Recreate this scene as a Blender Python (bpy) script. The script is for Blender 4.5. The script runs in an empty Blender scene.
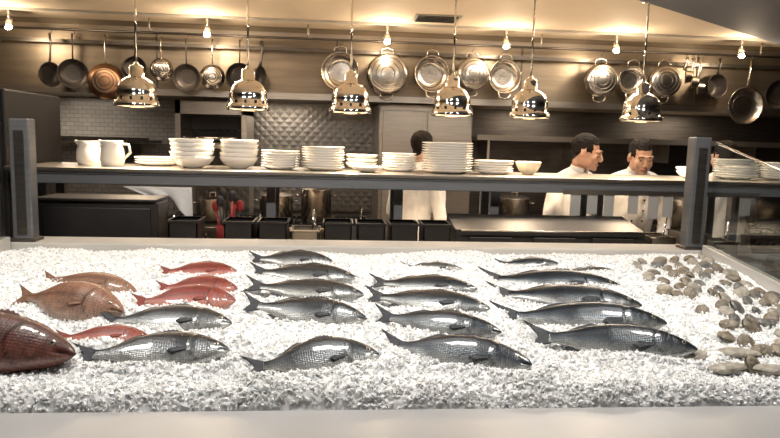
import bpy, math, random
import numpy as np
from mathutils import Matrix, Vector, Euler, noise
random.seed(7); np.random.seed(7)
scene=bpy.context.scene
def rad(d): return math.radians(d)
# ------------------------------------------------------------------ materials
def newmat(name):
    m=bpy.data.materials.new(name); m.use_nodes=True
    nt=m.node_tree; b=nt.nodes['Principled BSDF']; return m,nt,b
def mat(name,col,rough=.5,metal=0.,noise_amt=0.,noise_scale=8.,bump=0.,bump_scale=40.,emit=None,estr=0.,spec=None,coat=0.,stretch=None):
    m,nt,b=newmat(name)
    b.inputs['Roughness'].default_value=rough; b.inputs['Metallic'].default_value=metal
    b.inputs['Base Color'].default_value=(*col,1)
    if spec is not None: b.inputs['Specular IOR Level'].default_value=spec
    if coat: b.inputs['Coat Weight'].default_value=coat; b.inputs['Coat Roughness'].default_value=.15
    tc=nt.nodes.new('ShaderNodeTexCoord'); src=tc.outputs['Object']
    if stretch:
        mp=nt.nodes.new('ShaderNodeMapping'); mp.inputs['Scale'].default_value=stretch
        nt.links.new(src,mp.inputs['Vector']); src=mp.outputs['Vector']
    n=nt.nodes.new('ShaderNodeTexNoise'); n.inputs['Scale'].default_value=noise_scale; n.inputs['Detail'].default_value=4
    nt.links.new(src,n.inputs['Vector'])
    if noise_amt>0:
        r=nt.nodes.new('ShaderNodeValToRGB')
        r.color_ramp.elements[0].position=.3; r.color_ramp.elements[1].position=.7
        r.color_ramp.elements[0].color=(*[c*(1-noise_amt) for c in col],1)
        r.color_ramp.elements[1].color=(*[min(1,c*(1+noise_amt)) for c in col],1)
        nt.links.new(n.outputs['Fac'],r.inputs['Fac']); nt.links.new(r.outputs['Color'],b.inputs['Base Color'])
    if bump>0:
        n2=nt.nodes.new('ShaderNodeTexNoise'); n2.inputs['Scale'].default_value=bump_scale; n2.inputs['Detail'].default_value=3
        nt.links.new(src,n2.inputs['Vector'])
        bp=nt.nodes.new('ShaderNodeBump'); bp.inputs['Strength'].default_value=bump; bp.inputs['Distance'].default_value=.01
        nt.links.new(n2.outputs['Fac'],bp.inputs['Height']); nt.links.new(bp.outputs['Normal'],b.inputs['Normal'])
    if emit: b.inputs['Emission Color'].default_value=(*emit,1); b.inputs['Emission Strength'].default_value=estr
    return m
STEEL=mat('brushed_steel',(.50,.46,.41),.32,.95,.10,6,.05,30,stretch=(1,1,18))
STEELB=mat('satin_steel_edge',(.27,.28,.30),.42,.45,.06,6,stretch=(1,1,18))
STEELP=mat('post_steel',(.20,.205,.215),.38,.6,.08,6,stretch=(1,1,10))
STEELD=mat('dark_steel',(.125,.112,.10),.38,.9,.2,5,.05,30,stretch=(1,1,14))
HOOD=mat('hood_steel',(.26,.215,.165),.42,.85,.18,2,.04,25,stretch=(1,1,10))
CHROME=mat('polished_chrome',(.88,.83,.75),.08,1.,.04,5)
PANST=mat('pan_steel',(.58,.53,.47),.24,1.,.15,9,.1,20)
PANDK=mat('pan_iron',(.07,.06,.055),.4,.6,.3,8)
COPPER=mat('pan_copper',(.36,.20,.11),.35,1.,.2,8)
BLACK=mat('black_plastic',(.018,.017,.018),.35,0,.3,6)
DARK=mat('dark_equipment',(.03,.027,.026),.4,.3,.3,4)
PORC=mat('white_porcelain',(.90,.87,.82),.18,0,.02,5,coat=.3)
PORCC=mat('cream_porcelain',(.9,.8,.6),.2,0,.02,5)
MARBLE=mat('ledge_marble',(.52,.50,.47),.3,0,.08,3,.03,20)
MARBLEF=mat('counter_marble',(.38,.38,.385),.3,0,.10,3,.03,20)
CEIL=mat('ceiling_paint',(.80,.68,.53),.75,0,.03,2)
SOFF=mat('soffit_paint',(.13,.14,.17),.7,0,.06,2)
WALLM=mat('wall_paint_dark',(.10,.08,.07),.6,0,.1,2)
FLOORM=mat('floor_quarry_tile',(.10,.06,.045),.5,0,.2,3,.1,30)
REDP=mat('red_plastic',(.30,.03,.03),.35,0,.1,5)
CLOTHW=mat('white_cotton',(.84,.82,.80),.85,0,.03,12,.5,22)
CLOTHB=mat('dark_trousers',(.03,.03,.04),.85,0,.1,12)
SKIN=mat('skin',(.66,.38,.26),.5,0,.06,20)
SKIN2=mat('skin_olive',(.58,.35,.24),.5,0,.06,20)
HAIR=mat('dark_hair',(.014,.010,.008),.7,0,.4,60,.8,90,spec=.25,stretch=(1,.3,1))
LIP=mat('lips',(.42,.16,.13),.5)
EYEW=mat('eye_white',(.75,.72,.7),.2)
EYEB=mat('eye_dark',(.02,.012,.01),.15)
PAPER=mat('ticket_paper',(.55,.53,.5),.7,0,.05,8)
BULB=mat('lamp_bulb',(1,.8,.5),.4,emit=(1,.66,.32),estr=14)
SPOTB=mat('spot_bulb',(1,.9,.75),.4,emit=(1,.84,.62),estr=60)
GASK=mat('black_rubber',(.02,.02,.02),.6)
def quilt():
    m,nt,b=newmat('quilted_steel'); b.inputs['Metallic'].default_value=.9; b.inputs['Roughness'].default_value=.4
    b.inputs['Base Color'].default_value=(.25,.235,.22,1)
    tc=nt.nodes.new('ShaderNodeTexCoord'); mp=nt.nodes.new('ShaderNodeMapping'); mp.inputs['Rotation'].default_value=(0,rad(45),0)
    nt.links.new(tc.outputs['Object'],mp.inputs['Vector']); prev=None
    for ax in 'XZ':
        w=nt.nodes.new('ShaderNodeTexWave'); w.bands_direction=ax; w.inputs['Scale'].default_value=5.5
        nt.links.new(mp.outputs['Vector'],w.inputs['Vector'])
        if prev is None: prev=w
        else:
            mx=nt.nodes.new('ShaderNodeMath'); mx.operation='MINIMUM'
            nt.links.new(prev.outputs['Fac'],mx.inputs[0]); nt.links.new(w.outputs['Fac'],mx.inputs[1])
    bp=nt.nodes.new('ShaderNodeBump'); bp.inputs['Strength'].default_value=.3; bp.inputs['Distance'].default_value=.008
    nt.links.new(mx.outputs[0],bp.inputs['Height']); nt.links.new(bp.outputs['Normal'],b.inputs['Normal'])
    return m
QUILT=quilt()
def tile():
    m,nt,b=newmat('kitchen_wall_tile'); b.inputs['Roughness'].default_value=.25
    tc=nt.nodes.new('ShaderNodeTexCoord'); mp=nt.nodes.new('ShaderNodeMapping'); mp.inputs['Rotation'].default_value=(rad(90),0,0)
    br=nt.nodes.new('ShaderNodeTexBrick'); br.inputs['Scale'].default_value=7; br.inputs['Mortar Size'].default_value=.015
    br.inputs['Color1'].default_value=(.32,.31,.30,1); br.inputs['Color2'].default_value=(.27,.26,.25,1); br.inputs['Mortar'].default_value=(.16,.155,.15,1)
    nt.links.new(tc.outputs['Object'],mp.inputs['Vector']); nt.links.new(mp.outputs['Vector'],br.inputs['Vector'])
    nt.links.new(br.outputs['Color'],b.inputs['Base Color'])
    return m
TILE=tile()
def glassm():
    m,nt,b=newmat('clear_glass'); out=nt.nodes['Material Output']
    tr=nt.nodes.new('ShaderNodeBsdfTransparent'); tr.inputs['Color'].default_value=(.93,.96,.95,1)
    gl=nt.nodes.new('ShaderNodeBsdfGlossy'); gl.inputs['Roughness'].default_value=.02
    mx=nt.nodes.new('ShaderNodeMixShader'); lw=nt.nodes.new('ShaderNodeLayerWeight'); lw.inputs['Blend'].default_value=.5
    pw=nt.nodes.new('ShaderNodeMath'); pw.operation='POWER'; pw.inputs[1].default_value=3
    ml=nt.nodes.new('ShaderNodeMath'); ml.operation='MULTIPLY_ADD'; ml.inputs[1].default_value=.6; ml.inputs[2].default_value=.07
    nt.links.new(lw.outputs['Facing'],pw.inputs[0]); nt.links.new(pw.outputs[0],ml.inputs[0])
    nt.links.new(ml.outputs[0],mx.inputs[0]); nt.links.new(tr.outputs[0],mx.inputs[1]); nt.links.new(gl.outputs[0],mx.inputs[2])
    nt.links.new(mx.outputs[0],out.inputs['Surface']); return m
GLASS=glassm()
def icem(name,sss,rough,lo,trans=0.):
    m,nt,b=newmat(name)
    b.inputs['Roughness'].default_value=rough; b.inputs['IOR'].default_value=1.31
    b.inputs['Specular IOR Level'].default_value=.7; b.inputs['Transmission Weight'].default_value=trans
    b.inputs['Subsurface Weight'].default_value=sss; b.inputs['Subsurface Radius'].default_value=(1,1,1); b.inputs['Subsurface Scale'].default_value=.012
    tc=nt.nodes.new('ShaderNodeTexCoord')
    v=nt.nodes.new('ShaderNodeTexVoronoi'); v.inputs['Scale'].default_value=95
    nt.links.new(tc.outputs['Object'],v.inputs['Vector'])
    r=nt.nodes.new('ShaderNodeValToRGB'); r.color_ramp.elements[0].color=(*lo,1); r.color_ramp.elements[1].color=(.99,.99,.99,1)
    r.color_ramp.elements[0].position=.1; r.color_ramp.elements[1].position=.6
    nt.links.new(v.outputs['Color'],r.inputs['Fac']); nt.links.new(r.outputs['Color'],b.inputs['Base Color'])
    bp=nt.nodes.new('ShaderNodeBump'); bp.inputs['Strength'].default_value=.3; bp.inputs['Distance'].default_value=.004
    nt.links.new(v.outputs['Distance'],bp.inputs['Height']); nt.links.new(bp.outputs['Normal'],b.inputs['Normal'])
    return m
ICE=icem('crushed_ice',.5,.15,(.88,.91,.94)); ICEC=icem('ice_chip',.5,.08,(.86,.90,.93)); ICEG=icem('clear_ice_chip',0,.05,(.95,.97,.98),.45)
def fishm(name,scale=170,rough=.27,metal=.4,patt=.5,coat=.8):
    m,nt,b=newmat(name); b.inputs['Roughness'].default_value=rough; b.inputs['Metallic'].default_value=metal
    b.inputs['Coat Weight'].default_value=coat; b.inputs['Coat Roughness'].default_value=.09
    at=nt.nodes.new('ShaderNodeAttribute'); at.attribute_name='Col'
    tc=nt.nodes.new('ShaderNodeTexCoord'); mp=nt.nodes.new('ShaderNodeMapping'); mp.inputs['Scale'].default_value=(1,.6,1.15)
    v=nt.nodes.new('ShaderNodeTexVoronoi'); v.inputs['Scale'].default_value=scale; v.inputs['Randomness'].default_value=.35
    nt.links.new(tc.outputs['Object'],mp.inputs['Vector']); nt.links.new(mp.outputs['Vector'],v.inputs['Vector'])
    r=nt.nodes.new('ShaderNodeValToRGB'); r.color_ramp.elements[0].color=(1,1,1,1); r.color_ramp.elements[1].color=(1-patt,1-patt,1-patt,1)
    r.color_ramp.elements[0].position=.25; r.color_ramp.elements[1].position=.75
    nt.links.new(v.outputs['Distance'],r.inputs['Fac'])
    mx=nt.nodes.new('ShaderNodeMix'); mx.data_type='RGBA'; mx.blend_type='MULTIPLY'; mx.inputs[0].default_value=1
    nt.links.new(at.outputs['Color'],mx.inputs[6]); nt.links.new(r.outputs['Color'],mx.inputs[7])
    nt.links.new(mx.outputs[2],b.inputs['Base Color'])
    bp=nt.nodes.new('ShaderNodeBump'); bp.inputs['Strength'].default_value=.45; bp.inputs['Distance'].default_value=.002; bp.invert=True
    nt.links.new(v.outputs['Distance'],bp.inputs['Height']); nt.links.new(bp.outputs['Normal'],b.inputs['Normal'])
    return m
FISHM=fishm('fish_skin',metal=.35,rough=.28); FISHR=fishm('fish_skin_red',200,.38,.0,.3,.5); FISHBIG=fishm('fish_skin_large',120,.45,.0,.35,.5)
FINM=mat('fish_fin',(.03,.034,.042),.4,.1,.3,60,.3,150,stretch=(1,1,6))
FINR=mat('fish_fin_red',(.20,.035,.025),.4,.05,.3,60,.3,150,stretch=(1,1,6))
FINT=mat('fish_fin_tan',(.22,.11,.07),.45,.05,.3,60,.3,150,stretch=(1,1,6))
FINB=mat('fish_fin_maroon',(.08,.025,.018),.45,.05,.3,60,.3,150,stretch=(1,1,6))
FEYE=mat('fish_eye_iris',(.45,.42,.34),.2,.5)
FEYEB=mat('fish_eye_pupil',(.01,.01,.012),.08)
SHELLM=mat('clam_shell',(.20,.168,.125),.4,0,.5,45,.5,90)
SHELLG=mat('clam_shell_grey',(.145,.14,.13),.35,0,.5,50,.5,90)
SHELLL=mat('clam_shell_pale',(.33,.30,.25),.4,0,.35,50,.5,90)
# ------------------------------------------------------------------ mesh builder
class MB:
    def __init__(s): s.v=[];s.f=[];s.m=[];s.s=[];s.mats=[]
    def mi(s,m):
        if m not in s.mats: s.mats.append(m)
        return s.mats.index(m)
    def add(s,vs,fs,m,smooth=False,M=None):
        o=len(s.v); k=s.mi(m)
        for p in vs:
            p=Vector(p)
            s.v.append(tuple(M@p) if M is not None else tuple(p))
        for f in fs: s.f.append([i+o for i in f]); s.m.append(k); s.s.append(smooth)
    def box(s,a,b,m,M=None,bev=0.):
        x0,y0,z0=a;x1,y1,z1=b
        if bev<=0:
            s.add([(x0,y0,z0),(x1,y0,z0),(x1,y1,z0),(x0,y1,z0),(x0,y0,z1),(x1,y0,z1),(x1,y1,z1),(x0,y1,z1)],
              [(0,3,2,1),(4,5,6,7),(0,1,5,4),(1,2,6,5),(2,3,7,6),(3,0,4,7)],m,False,M)
        else:
            import bmesh
            bm=bmesh.new(); bmesh.ops.create_cube(bm,size=1)
            for v in bm.verts: v.co=Vector(((x0+x1)/2+v.co.x*(x1-x0),(y0+y1)/2+v.co.y*(y1-y0),(z0+z1)/2+v.co.z*(z1-z0)))
            bmesh.ops.bevel(bm,geom=bm.edges[:],offset=bev,segments=2,profile=.5,affect='EDGES')
            bm.verts.index_update()
            s.add([v.co[:] for v in bm.verts],[[v.index for v in f.verts] for f in bm.faces],m,False,M); bm.free()
    def lathe(s,prof,m,M=None,seg=28,smooth=True):
        vs=[];fs=[]
        n=len(prof)
        for r,z in prof:
            for k in range(seg):
                a=2*math.pi*k/seg; vs.append((r*math.cos(a),r*math.sin(a),z))
        for i in range(n-1):
            for k in range(seg):
                k2=(k+1)%seg; fs.append((i*seg+k,i*seg+k2,(i+1)*seg+k2,(i+1)*seg+k))
        s.add(vs,fs,m,smooth,M)
    def tube(s,pts,rs,m,M=None,seg=10,cap=True,flat=(1,1),up=None):
        pts=[Vector(p) for p in pts]
        if not hasattr(rs,'__len__'): rs=[rs]*len(pts)
        vs=[];fs=[];n=len(pts)
        ref=Vector(up) if up else None
        for i,p in enumerate(pts):
            t=(pts[min(i+1,n-1)]-pts[max(i-1,0)]).normalized()
            if ref is None:
                ref=Vector((0,0,1)) if abs(t.z)<.9 else Vector((1,0,0))
            a=(ref-t*ref.dot(t)).normalized(); b=t.cross(a); ref=a
            for k in range(seg):
                an=2*math.pi*k/seg; vs.append(p+a*math.cos(an)*rs[i]*flat[0]+b*math.sin(an)*rs[i]*flat[1])
        for i in range(n-1):
            for k in range(seg):
                k2=(k+1)%seg; fs.append((i*seg+k,i*seg+k2,(i+1)*seg+k2,(i+1)*seg+k))
        if cap: fs.append(tuple(range(seg))[::-1]); fs.append(tuple((n-1)*seg+k for k in range(seg)))
        s.add(vs,fs,m,True,M)
    def ell(s,c,r,m,M=None,u=20,v=12):
        vs=[];fs=[]
        for i in range(v+1):
            th=math.pi*i/v
            for k in range(u):
                a=2*math.pi*k/u; vs.append((c[0]+r[0]*math.sin(th)*math.cos(a),c[1]+r[1]*math.sin(th)*math.sin(a),c[2]+r[2]*math.cos(th)))
        for i in range(v):
            for k in range(u):
                k2=(k+1)%u; fs.append((i*u+k,(i+1)*u+k,(i+1)*u+k2,i*u+k2))
        s.add(vs,fs,m,True,M)
    def obj(s,name,parent=None,M=None):
        me=bpy.data.meshes.new(name); me.from_pydata(s.v,[],s.f)
        for m in s.mats: me.materials.append(m)
        me.polygons.foreach_set('material_index',s.m); me.polygons.foreach_set('use_smooth',s.s)
        me.validate(); me.update()
        o=bpy.data.objects.new(name,me); scene.collection.objects.link(o)
        if parent: o.parent=parent
        if M is not None: o.matrix_world=M
        return o
def T(x,y,z): return Matrix.Translation((x,y,z))
def RX(a): return Matrix.Rotation(rad(a),4,'X')
def RY(a): return Matrix.Rotation(rad(a),4,'Y')
def RZ(a): return Matrix.Rotation(rad(a),4,'Z')
def SC(x,y,z): return Matrix.Diagonal((x,y,z,1))
def boxobj(name,a,b,m,bev=0.):
    mb=MB(); c=[(a[i]+b[i])/2 for i in range(3)]
    mb.box([a[i]-c[i] for i in range(3)],[b[i]-c[i] for i in range(3)],m,bev=bev)
    return mb.obj(name,M=T(*c))
def arc(c,r,a0,a1,n,plane='xz'):
    out=[]
    for i in range(n+1):
        a=rad(a0+(a1-a0)*i/n)
        out.append((c[0]+r*math.cos(a),c[1],c[2]+r*math.sin(a)) if plane=='xz' else (c[0]+r*math.cos(a),c[1]+r*math.sin(a),c[2]))
    return out
# ------------------------------------------------------------------ room shell
boxobj('floor',(-4,-2.6,-.1),(5,6.1,0),FLOORM)
boxobj('wall_back',(-4,5.9,0),(5,6.0,2.8),TILE)
boxobj('wall_left',(-4.1,-2.6,0),(-4,6.0,2.8),WALLM)
boxobj('wall_right',(5,-2.6,0),(5.1,6.0,2.8),WALLM)
boxobj('wall_front',(-4,-2.7,0),(5,-2.6,2.8),WALLM)
boxobj('ceiling',(-4,-2.6,2.4),(5,5.9,2.5),CEIL)
mb=MB(); poly=[(-4,-2.6),(5,-2.6),(5,4.9),(3.72,4.9),(1.62,3.37),(-.5,1.83),(-4,1.83)]
n=len(poly)
mb.add([(x,y,2.34) for x,y in poly]+[(x,y,2.40) for x,y in poly],[tuple(range(n))[::-1],tuple(range(n,2*n))]+[(i,(i+1)%n,(i+1)%n+n,i+n) for i in range(n)],SOFF)
mb.obj('ceiling_soffit')
# hood
mb=MB()
mb.box((-3.6,4.95,1.90),(4.6,5.88,2.40),HOOD)
mb.box((-3.6,4.93,1.88),(4.6,4.95,1.925),STEEL)
mb.box((-3.6,4.935,2.33),(4.6,4.95,2.36),STEEL)
for x in (-2.6,-1.3,.0,1.4,2.8): mb.box((x,4.94,1.93),(x+.012,4.952,2.33),STEELD)
mb.obj('exhaust_hood')
mb=MB(); mb.box((-1.15,5.86,.95),(.35,5.899,1.9),QUILT); mb.obj('trim_quilted_backsplash')
mb=MB(); mb.box((1.1,5.86,.95),(4.6,5.899,1.9),STEELD); mb.obj('trim_steel_backsplash')
# stainless upright cabinet (centre)
mb=MB()
mb.box((.34,5.1,.0),(1.08,5.85,1.88),STEEL,bev=.01)
mb.box((.37,5.085,.95),(.70,5.1,1.83),STEEL,bev=.004); mb.box((.72,5.085,.95),(1.05,5.1,1.83),STEEL,bev=.004)
mb.tube([(.68,5.05,1.2),(.68,5.05,1.6)],.01,CHROME); mb.tube([(.74,5.05,1.2),(.74,5.05,1.6)],.01,CHROME)
for x in (.68,.74):
    for z in (1.22,1.58): mb.tube([(x,5.05,z),(x,5.09,z)],.007,CHROME)
mb.obj('upright_refrigerator')
# salamander broiler
mb=MB()
mb.box((-1.22,5.15,1.50),(-.68,5.6,1.54),STEEL); mb.box((-1.22,5.15,1.76),(-.68,5.6,1.86),STEEL)
mb.box((-1.22,5.15,1.5),(-1.18,5.6,1.86),STEEL); mb.box((-.72,5.15,1.5),(-.68,5.6,1.86),STEEL); mb.box((-1.2,5.55,1.5),(-.7,5.6,1.8),DARK)
for i in range(9): mb.tube([(-1.17+i*.055,5.17,1.64),(-1.17+i*.055,5.54,1.64)],.004,STEELD,seg=6)
mb.tube([(-1.15,5.12,1.58),(-.75,5.12,1.58)],.01,CHROME)
for x in (-1.2,-.72): mb.box((x,5.62,.946),(x+.03,5.67,1.86),STEEL); mb.box((x,5.55,1.8),(x+.03,5.67,1.86),STEEL)
mb.obj('salamander_broiler')
def wallshelf(name,x0,x1,z,y0=5.45,m=None):
    mb=MB(); m=m or STEEL; mb.box((x0,y0,z),(x1,5.86,z+.025),m); mb.box((x0,y0,z+.025),(x1,y0+.01,z+.045),m)
    x=x0+.1
    while x<x1:
        mb.box((x,5.5,z-.16),(x+.02,5.86,z),m); x+=.8
    return mb.obj(name)
wallshelf('wall_shelf',-3.4,-1.5,1.52,m=STEELD); wallshelf('wall_shelf',1.2,4.5,1.62)
def rng(x0,x1):
    mb=MB(); y0=4.95
    mb.box((x0,y0,.12),(x1,5.82,.92),STEELD,bev=.008)
    mb.box((x0,y0-.02,.80),(x1,y0,.90),STEEL); mb.box((x0,y0-.05,.885),(x1,y0,.92),STEEL,bev=.004)
    w=(x1-x0); nn=max(1,int(w/.6))
    for i in range(nn):
        xa=x0+w*i/nn; xb=x0+w*(i+1)/nn
        mb.box((xa+.03,y0-.02,.2),(xb-.03,y0,.74),STEELD,bev=.006)
        mb.tube([(xa+.08,y0-.06,.68),(xb-.08,y0-.06,.68)],.012,CHROME)
        for k in range(4):
            mb.tube([(xa+.1+k*.12,y0-.02,.85),(xa+.1+k*.12,y0-.05,.85)],.02,BLACK)
        for cx in (xa+.16,xb-.16):
            for cy in (5.15,5.5):
                for d in (-.09,-.03,.03,.09):
                    mb.box((cx+d-.006,cy-.13,.92),(cx+d+.006,cy+.13,.94),BLACK)
                mb.box((cx-.13,cy-.006,.92),(cx+.13,cy+.006,.945),BLACK)
    for x in (x0+.05,x1-.1):
        for y in (5.0,5.7): mb.box((x,y,0),(x+.05,y+.05,.12),BLACK)
    return mb.obj('gas_range')
rng(-1.3,.3); rng(1.15,2.4); rng(2.45,3.7)
mb=MB(); mb.box((-3.4,5.0,.05),(-1.35,5.82,.93),STEELD,bev=.01); mb.box((-3.42,4.98,.9),(-1.34,5.84,.94),STEEL); mb.obj('steel_work_table')
def stockpot(x,y,z,r,h):
    mb=MB(); mb.lathe([(0,0),(r,0),(r,h),(r+.004,h+.004),(r-.004,h),(r-.004,.01),(0,.01)],PANST)
    for s in (-1,1):
        mb.tube([(s*r,-.03,h*.8),(s*(r+.035),-.025,h*.82),(s*(r+.035),.025,h*.82),(s*r,.03,h*.8)],.005,PANST,seg=6)
    mb.lathe([(r+.003,h+.004),(r*.6,h+.02),(.0,h+.028)],PANST); mb.tube([(-.025,0,h+.025),(-.02,0,h+.05),(.02,0,h+.05),(.025,0,h+.025)],.004,PANST,seg=6)
    return mb.obj('stock_pot',M=T(x,y,z))
for x,y,r,h in ((-.45,5.15,.13,.20),(-.14,5.2,.12,.25),(-.95,5.2,.12,.16),(1.5,5.3,.13,.2),(2.1,5.25,.12,.15),(2.9,5.2,.15,.22)): stockpot(x,y,.945,r,h)
mb=MB(); mb.box((-2.5,3.35,0),(-1.6,4.0,1.80),DARK,bev=.01); mb.box((-2.5,3.33,1.0),(-1.63,3.35,1.76),STEELD,bev=.005); mb.tube([(-1.68,3.3,1.2),(-1.68,3.3,1.55)],.01,STEEL)
mb.obj('tall_cabinet')
# ------------------------------------------------------------------ pass
mb=MB()
mb.box((-1.55,3.27,.05),(2.9,3.83,.9),STEELD); mb.box((-1.57,3.25,.9),(2.92,3.85,.945),STEEL,bev=.004)
for x in (-1.5,-.35,.32,.84,1.42,2.2,2.8):
    mb.box((x,3.42,.945),(x+.045,3.465,1.36),STEELB)
    mb.box((x,3.65,.945),(x+.045,3.695,1.36),STEELB)
mb.box((-1.55,3.27,1.350),(2.9,3.76,1.405),STEELB,bev=.004)
mb.box((-1.57,3.245,1.410),(2.92,3.78,1.43),STEEL,bev=.004)
mb.box((-1.55,3.26,1.400),(2.9,3.77,1.415),STEELB)
mb.obj('pass_shelf_counter')
mb=MB()
for x in (1.22,1.31,1.40,1.53,1.64,1.72,2.15):
    h=random.uniform(.10,.15); w=.055
    mb.box((x,3.262,1.352-h),(x+w,3.2635,1.352),PAPER)
mb.box((1.18,3.256,1.345),(2.25,3.268,1.37),STEEL)
mb.obj('order_ticket_rail')
# ------------------------------------------------------------------ crockery
def plate_prof(r,t=.012):
    return [(0,.003),(r*.55,.003),(r*.6,0),(r*.66,.003),(r*.7,.006),(r,.018),(r,.022),(r*.7,.011),(r*.62,.008),(0,.008)]
def bowl_prof(r,h):
    return [(0,.004),(r*.38,.004),(r*.4,0),(r*.46,.006),(r*.72,h*.3),(r*.92,h*.7),(r,h),(r-.004,h+.002),(r*.9,h*.7),(r*.68,h*.33),(r*.4,.014),(0,.012)]
def stack(name,x,y,r,h,kind='plate',bh=.055,m=None):
    m=m or PORC; mb=MB(); z=0; 
    step=.013 if kind=='plate' else .022
    top=.022 if kind=='plate' else bh
    while z+top<=h+.001 or z==0:
        M=T(random.uniform(-.004,.004),random.uniform(-.004,.004),z)
        mb.lathe(plate_prof(r) if kind=='plate' else bowl_prof(r,bh),m,M); z+=step
    return mb.obj(name,M=T(x,y,1.43))
Yp=3.5
stack('stack_of_plates',-.95,Yp+.11,.115,.05)
stack('stack_of_bowls',-.735,Yp-.04,.112,.15,'bowl',.06)
stack('stack_of_bowls',-.50,Yp,.10,.15,'bowl',.06)
stack('stack_of_plates',-.285,Yp,.102,.11)
stack('stack_of_plates',-.06,Yp-.02,.112,.13)
stack('stack_of_bowls',.15,Yp+.14,.09,.09,'bowl',.04)
stack('stack_of_bowls',.17,Yp-.12,.085,.05,'bowl',.03)
stack('stack_of_plates',.355,Yp+.06,.095,.10)
stack('stack_of_plates',.605,Yp-.02,.138,.17)
stack('stack_of_plates',.865,Yp,.108,.075)
stack('stack_of_bowls',1.06,Yp,.07,.085,'bowl',.07,PORCC)
stack('stack_of_bowls',1.99,Yp,.075,.07,'bowl',.04)
stack('stack_of_plates',2.26,Yp,.12,.12); stack('stack_of_plates',2.55,Yp,.12,.10)
def pitcher(x,y,r,h):
    mb=MB(); mb.lathe([(0,0),(r*.85,0),(r,h*.25),(r*.95,h*.6),(r*.8,h*.85),(r*.88,h),(r*.82,h),(r*.74,h*.84),(r*.9,h*.5),(0,h*.1)],PORC)
    mb.tube([(r*.8,0,h*.88),(r*1.35,0,h*.85),(r*1.5,0,h*.55),(r*.95,0,h*.3)],.007,PORC,seg=8)
    mb.tube([(-r*.7,0,h*.86),(-r*1.1,0,h*1.0)],[.014,.007],PORC,seg=8)
    return mb.obj('white_pitcher',M=T(x,y,1.43))
pitcher(-1.28,Yp+.04,.064,.125); pitcher(-1.13,Yp-.06,.06,.13)
# heat lamps
def heatlamp(x,y=3.5,z=1.735):
    mb=MB()
    mb.lathe([(.100,.0),(.110,0),(.112,.006),(.110,.030),(.100,.034),(.099,.052),(.097,.056),(.099,.075),(.095,.100),(.084,.124),(.066,.142),(.048,.152),(.037,.156),(.036,.196),(.032,.208),(.016,.214),(.010,.224),(.007,.23)],CHROME,seg=40)
    mb.lathe([(.108,0),(.096,.04),(.088,.09),(.05,.135),(.0,.15)],CHROME,seg=40)
    for k in range(12):
        mb.box((.097,-.006,.037),(.1015,.006,.050),BLACK,M=RZ(k*30))
    mb.tube([(0,0,.225),(0,0,2.385-z)],.0055,CHROME,seg=10)
    mb.lathe([(0,2.398-z),(.055,2.398-z),(.055,2.39-z),(.03,2.375-z),(0,2.37-z)],CHROME)
    mb.ell((0,0,.06),(.035,.035,.045),BULB)
    o=mb.obj('heat_lamp',M=T(x,y,z))
    L=bpy.data.lights.new('heat_lamp_light','SPOT'); L.energy=42; L.color=(1,.77,.53); L.spot_size=rad(130); L.spot_blend=.6; L.shadow_soft_size=.05
    lo=bpy.data.objects.new('bulb_light',L); scene.collection.objects.link(lo); lo.parent=o; lo.location=(0,0,.008)
for x in (-1.02,-.455,.08,.625,1.05,1.68): heatlamp(x)
# ------------------------------------------------------------------ hanging pans
mb=MB(); mb.tube([(-3.2,4.78,2.30),(4.0,4.78,2.30)],.009,STEELD); mb.box((-3.2,4.86,2.22),(4.0,4.875,2.245),STEELD)
for x in (-2.9,-1.3,-.2,1.5,3.2): mb.tube([(x,4.78,2.30),(x,4.78,2.399)],.007,STEEL)
for x in (-2.9,-1.3,-.2,1.5,3.2): mb.tube([(x,4.87,2.235),(x,4.93,2.235)],.007,STEEL)
mb.obj('pot_rack_rail')
def pan(x,z,r,kind='skillet',m=None,yaw=0,back=False):
    m=m or PANST; mb=MB(); d=.05 if kind=='skillet' else .07
    if kind=='sauce': d=.11
    F=RX(90)
    if back: F=RX(-90)
    rb=r*.78 if kind=='skillet' else r*.96
    mb.lathe([(0,-d),(rb*.9,-d),(rb,-d+.006),(r*.97,-.004),(r*1.02,0),(r*.99,.002),(r*.95,-.006),(rb*.95,-d+.01),(rb*.5,-d+.008),(0,-d+.006)],m,F,seg=36)
    if back:
        for q in (.35,.6,.82): mb.lathe([(rb*q-.003,-d-.0005),(rb*q,-d-.003),(rb*q+.003,-d-.0005)],STEELD,F,seg=36)
    else: mb.lathe([(rb*.72,-d+.010),(rb*.74,-d+.012),(rb*.76,-d+.010)],STEELD,F,seg=36)
    top=2.30-z
    if kind in('skillet','sauce'):
        mb.tube([(0,0.01,r*.93),(0,.0,r+.03),(0,-.012,r+.6*(top-r)),(0,0,top-.03)],[.012,.009,.009,.012],PANST if m is not PANDK else PANDK,seg=8,flat=(.5,1.2))
    else:
        for sg in (1,-1):
            mb.tube([(-.045,.0,sg*r*.92),(-.04,.0,sg*(r+.03)),(0,-.002,sg*(r+.042)),(.04,0,sg*(r+.03)),(.045,.0,sg*r*.92)],.006,PANST,seg=8)
        mb.tube([(0,0,r+.042),(0,0,top-.03)],.003,STEELD,seg=6)
    mb.tube(arc((0,0,top-.015),.018,-90,150,8),.003,STEELD,seg=6)
    return mb.obj('hanging_skillet' if kind!='rondeau' else 'hanging_rondeau_pan',M=T(x,4.78,z)@RZ(yaw))
pan(-1.97,1.99,.085,'skillet',PANDK,55); pan(-1.82,2.00,.10,'skillet',PANDK,20)
pan(-1.60,1.955,.12,'skillet',COPPER,10,True); pan(-1.40,2.06,.075,'sauce',PANDK,30)
pan(-1.22,2.05,.078,'skillet',PANST,5,True); pan(-1.05,2.00,.095,'skillet',PANDK,0,False)
pan(-.87,2.01,.085,'skillet',PANST,10,True); pan(-.68,2.02,.095,'sauce',PANDK,15); pan(-.53,2.01,.09,'skillet',PANDK,70)
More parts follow.
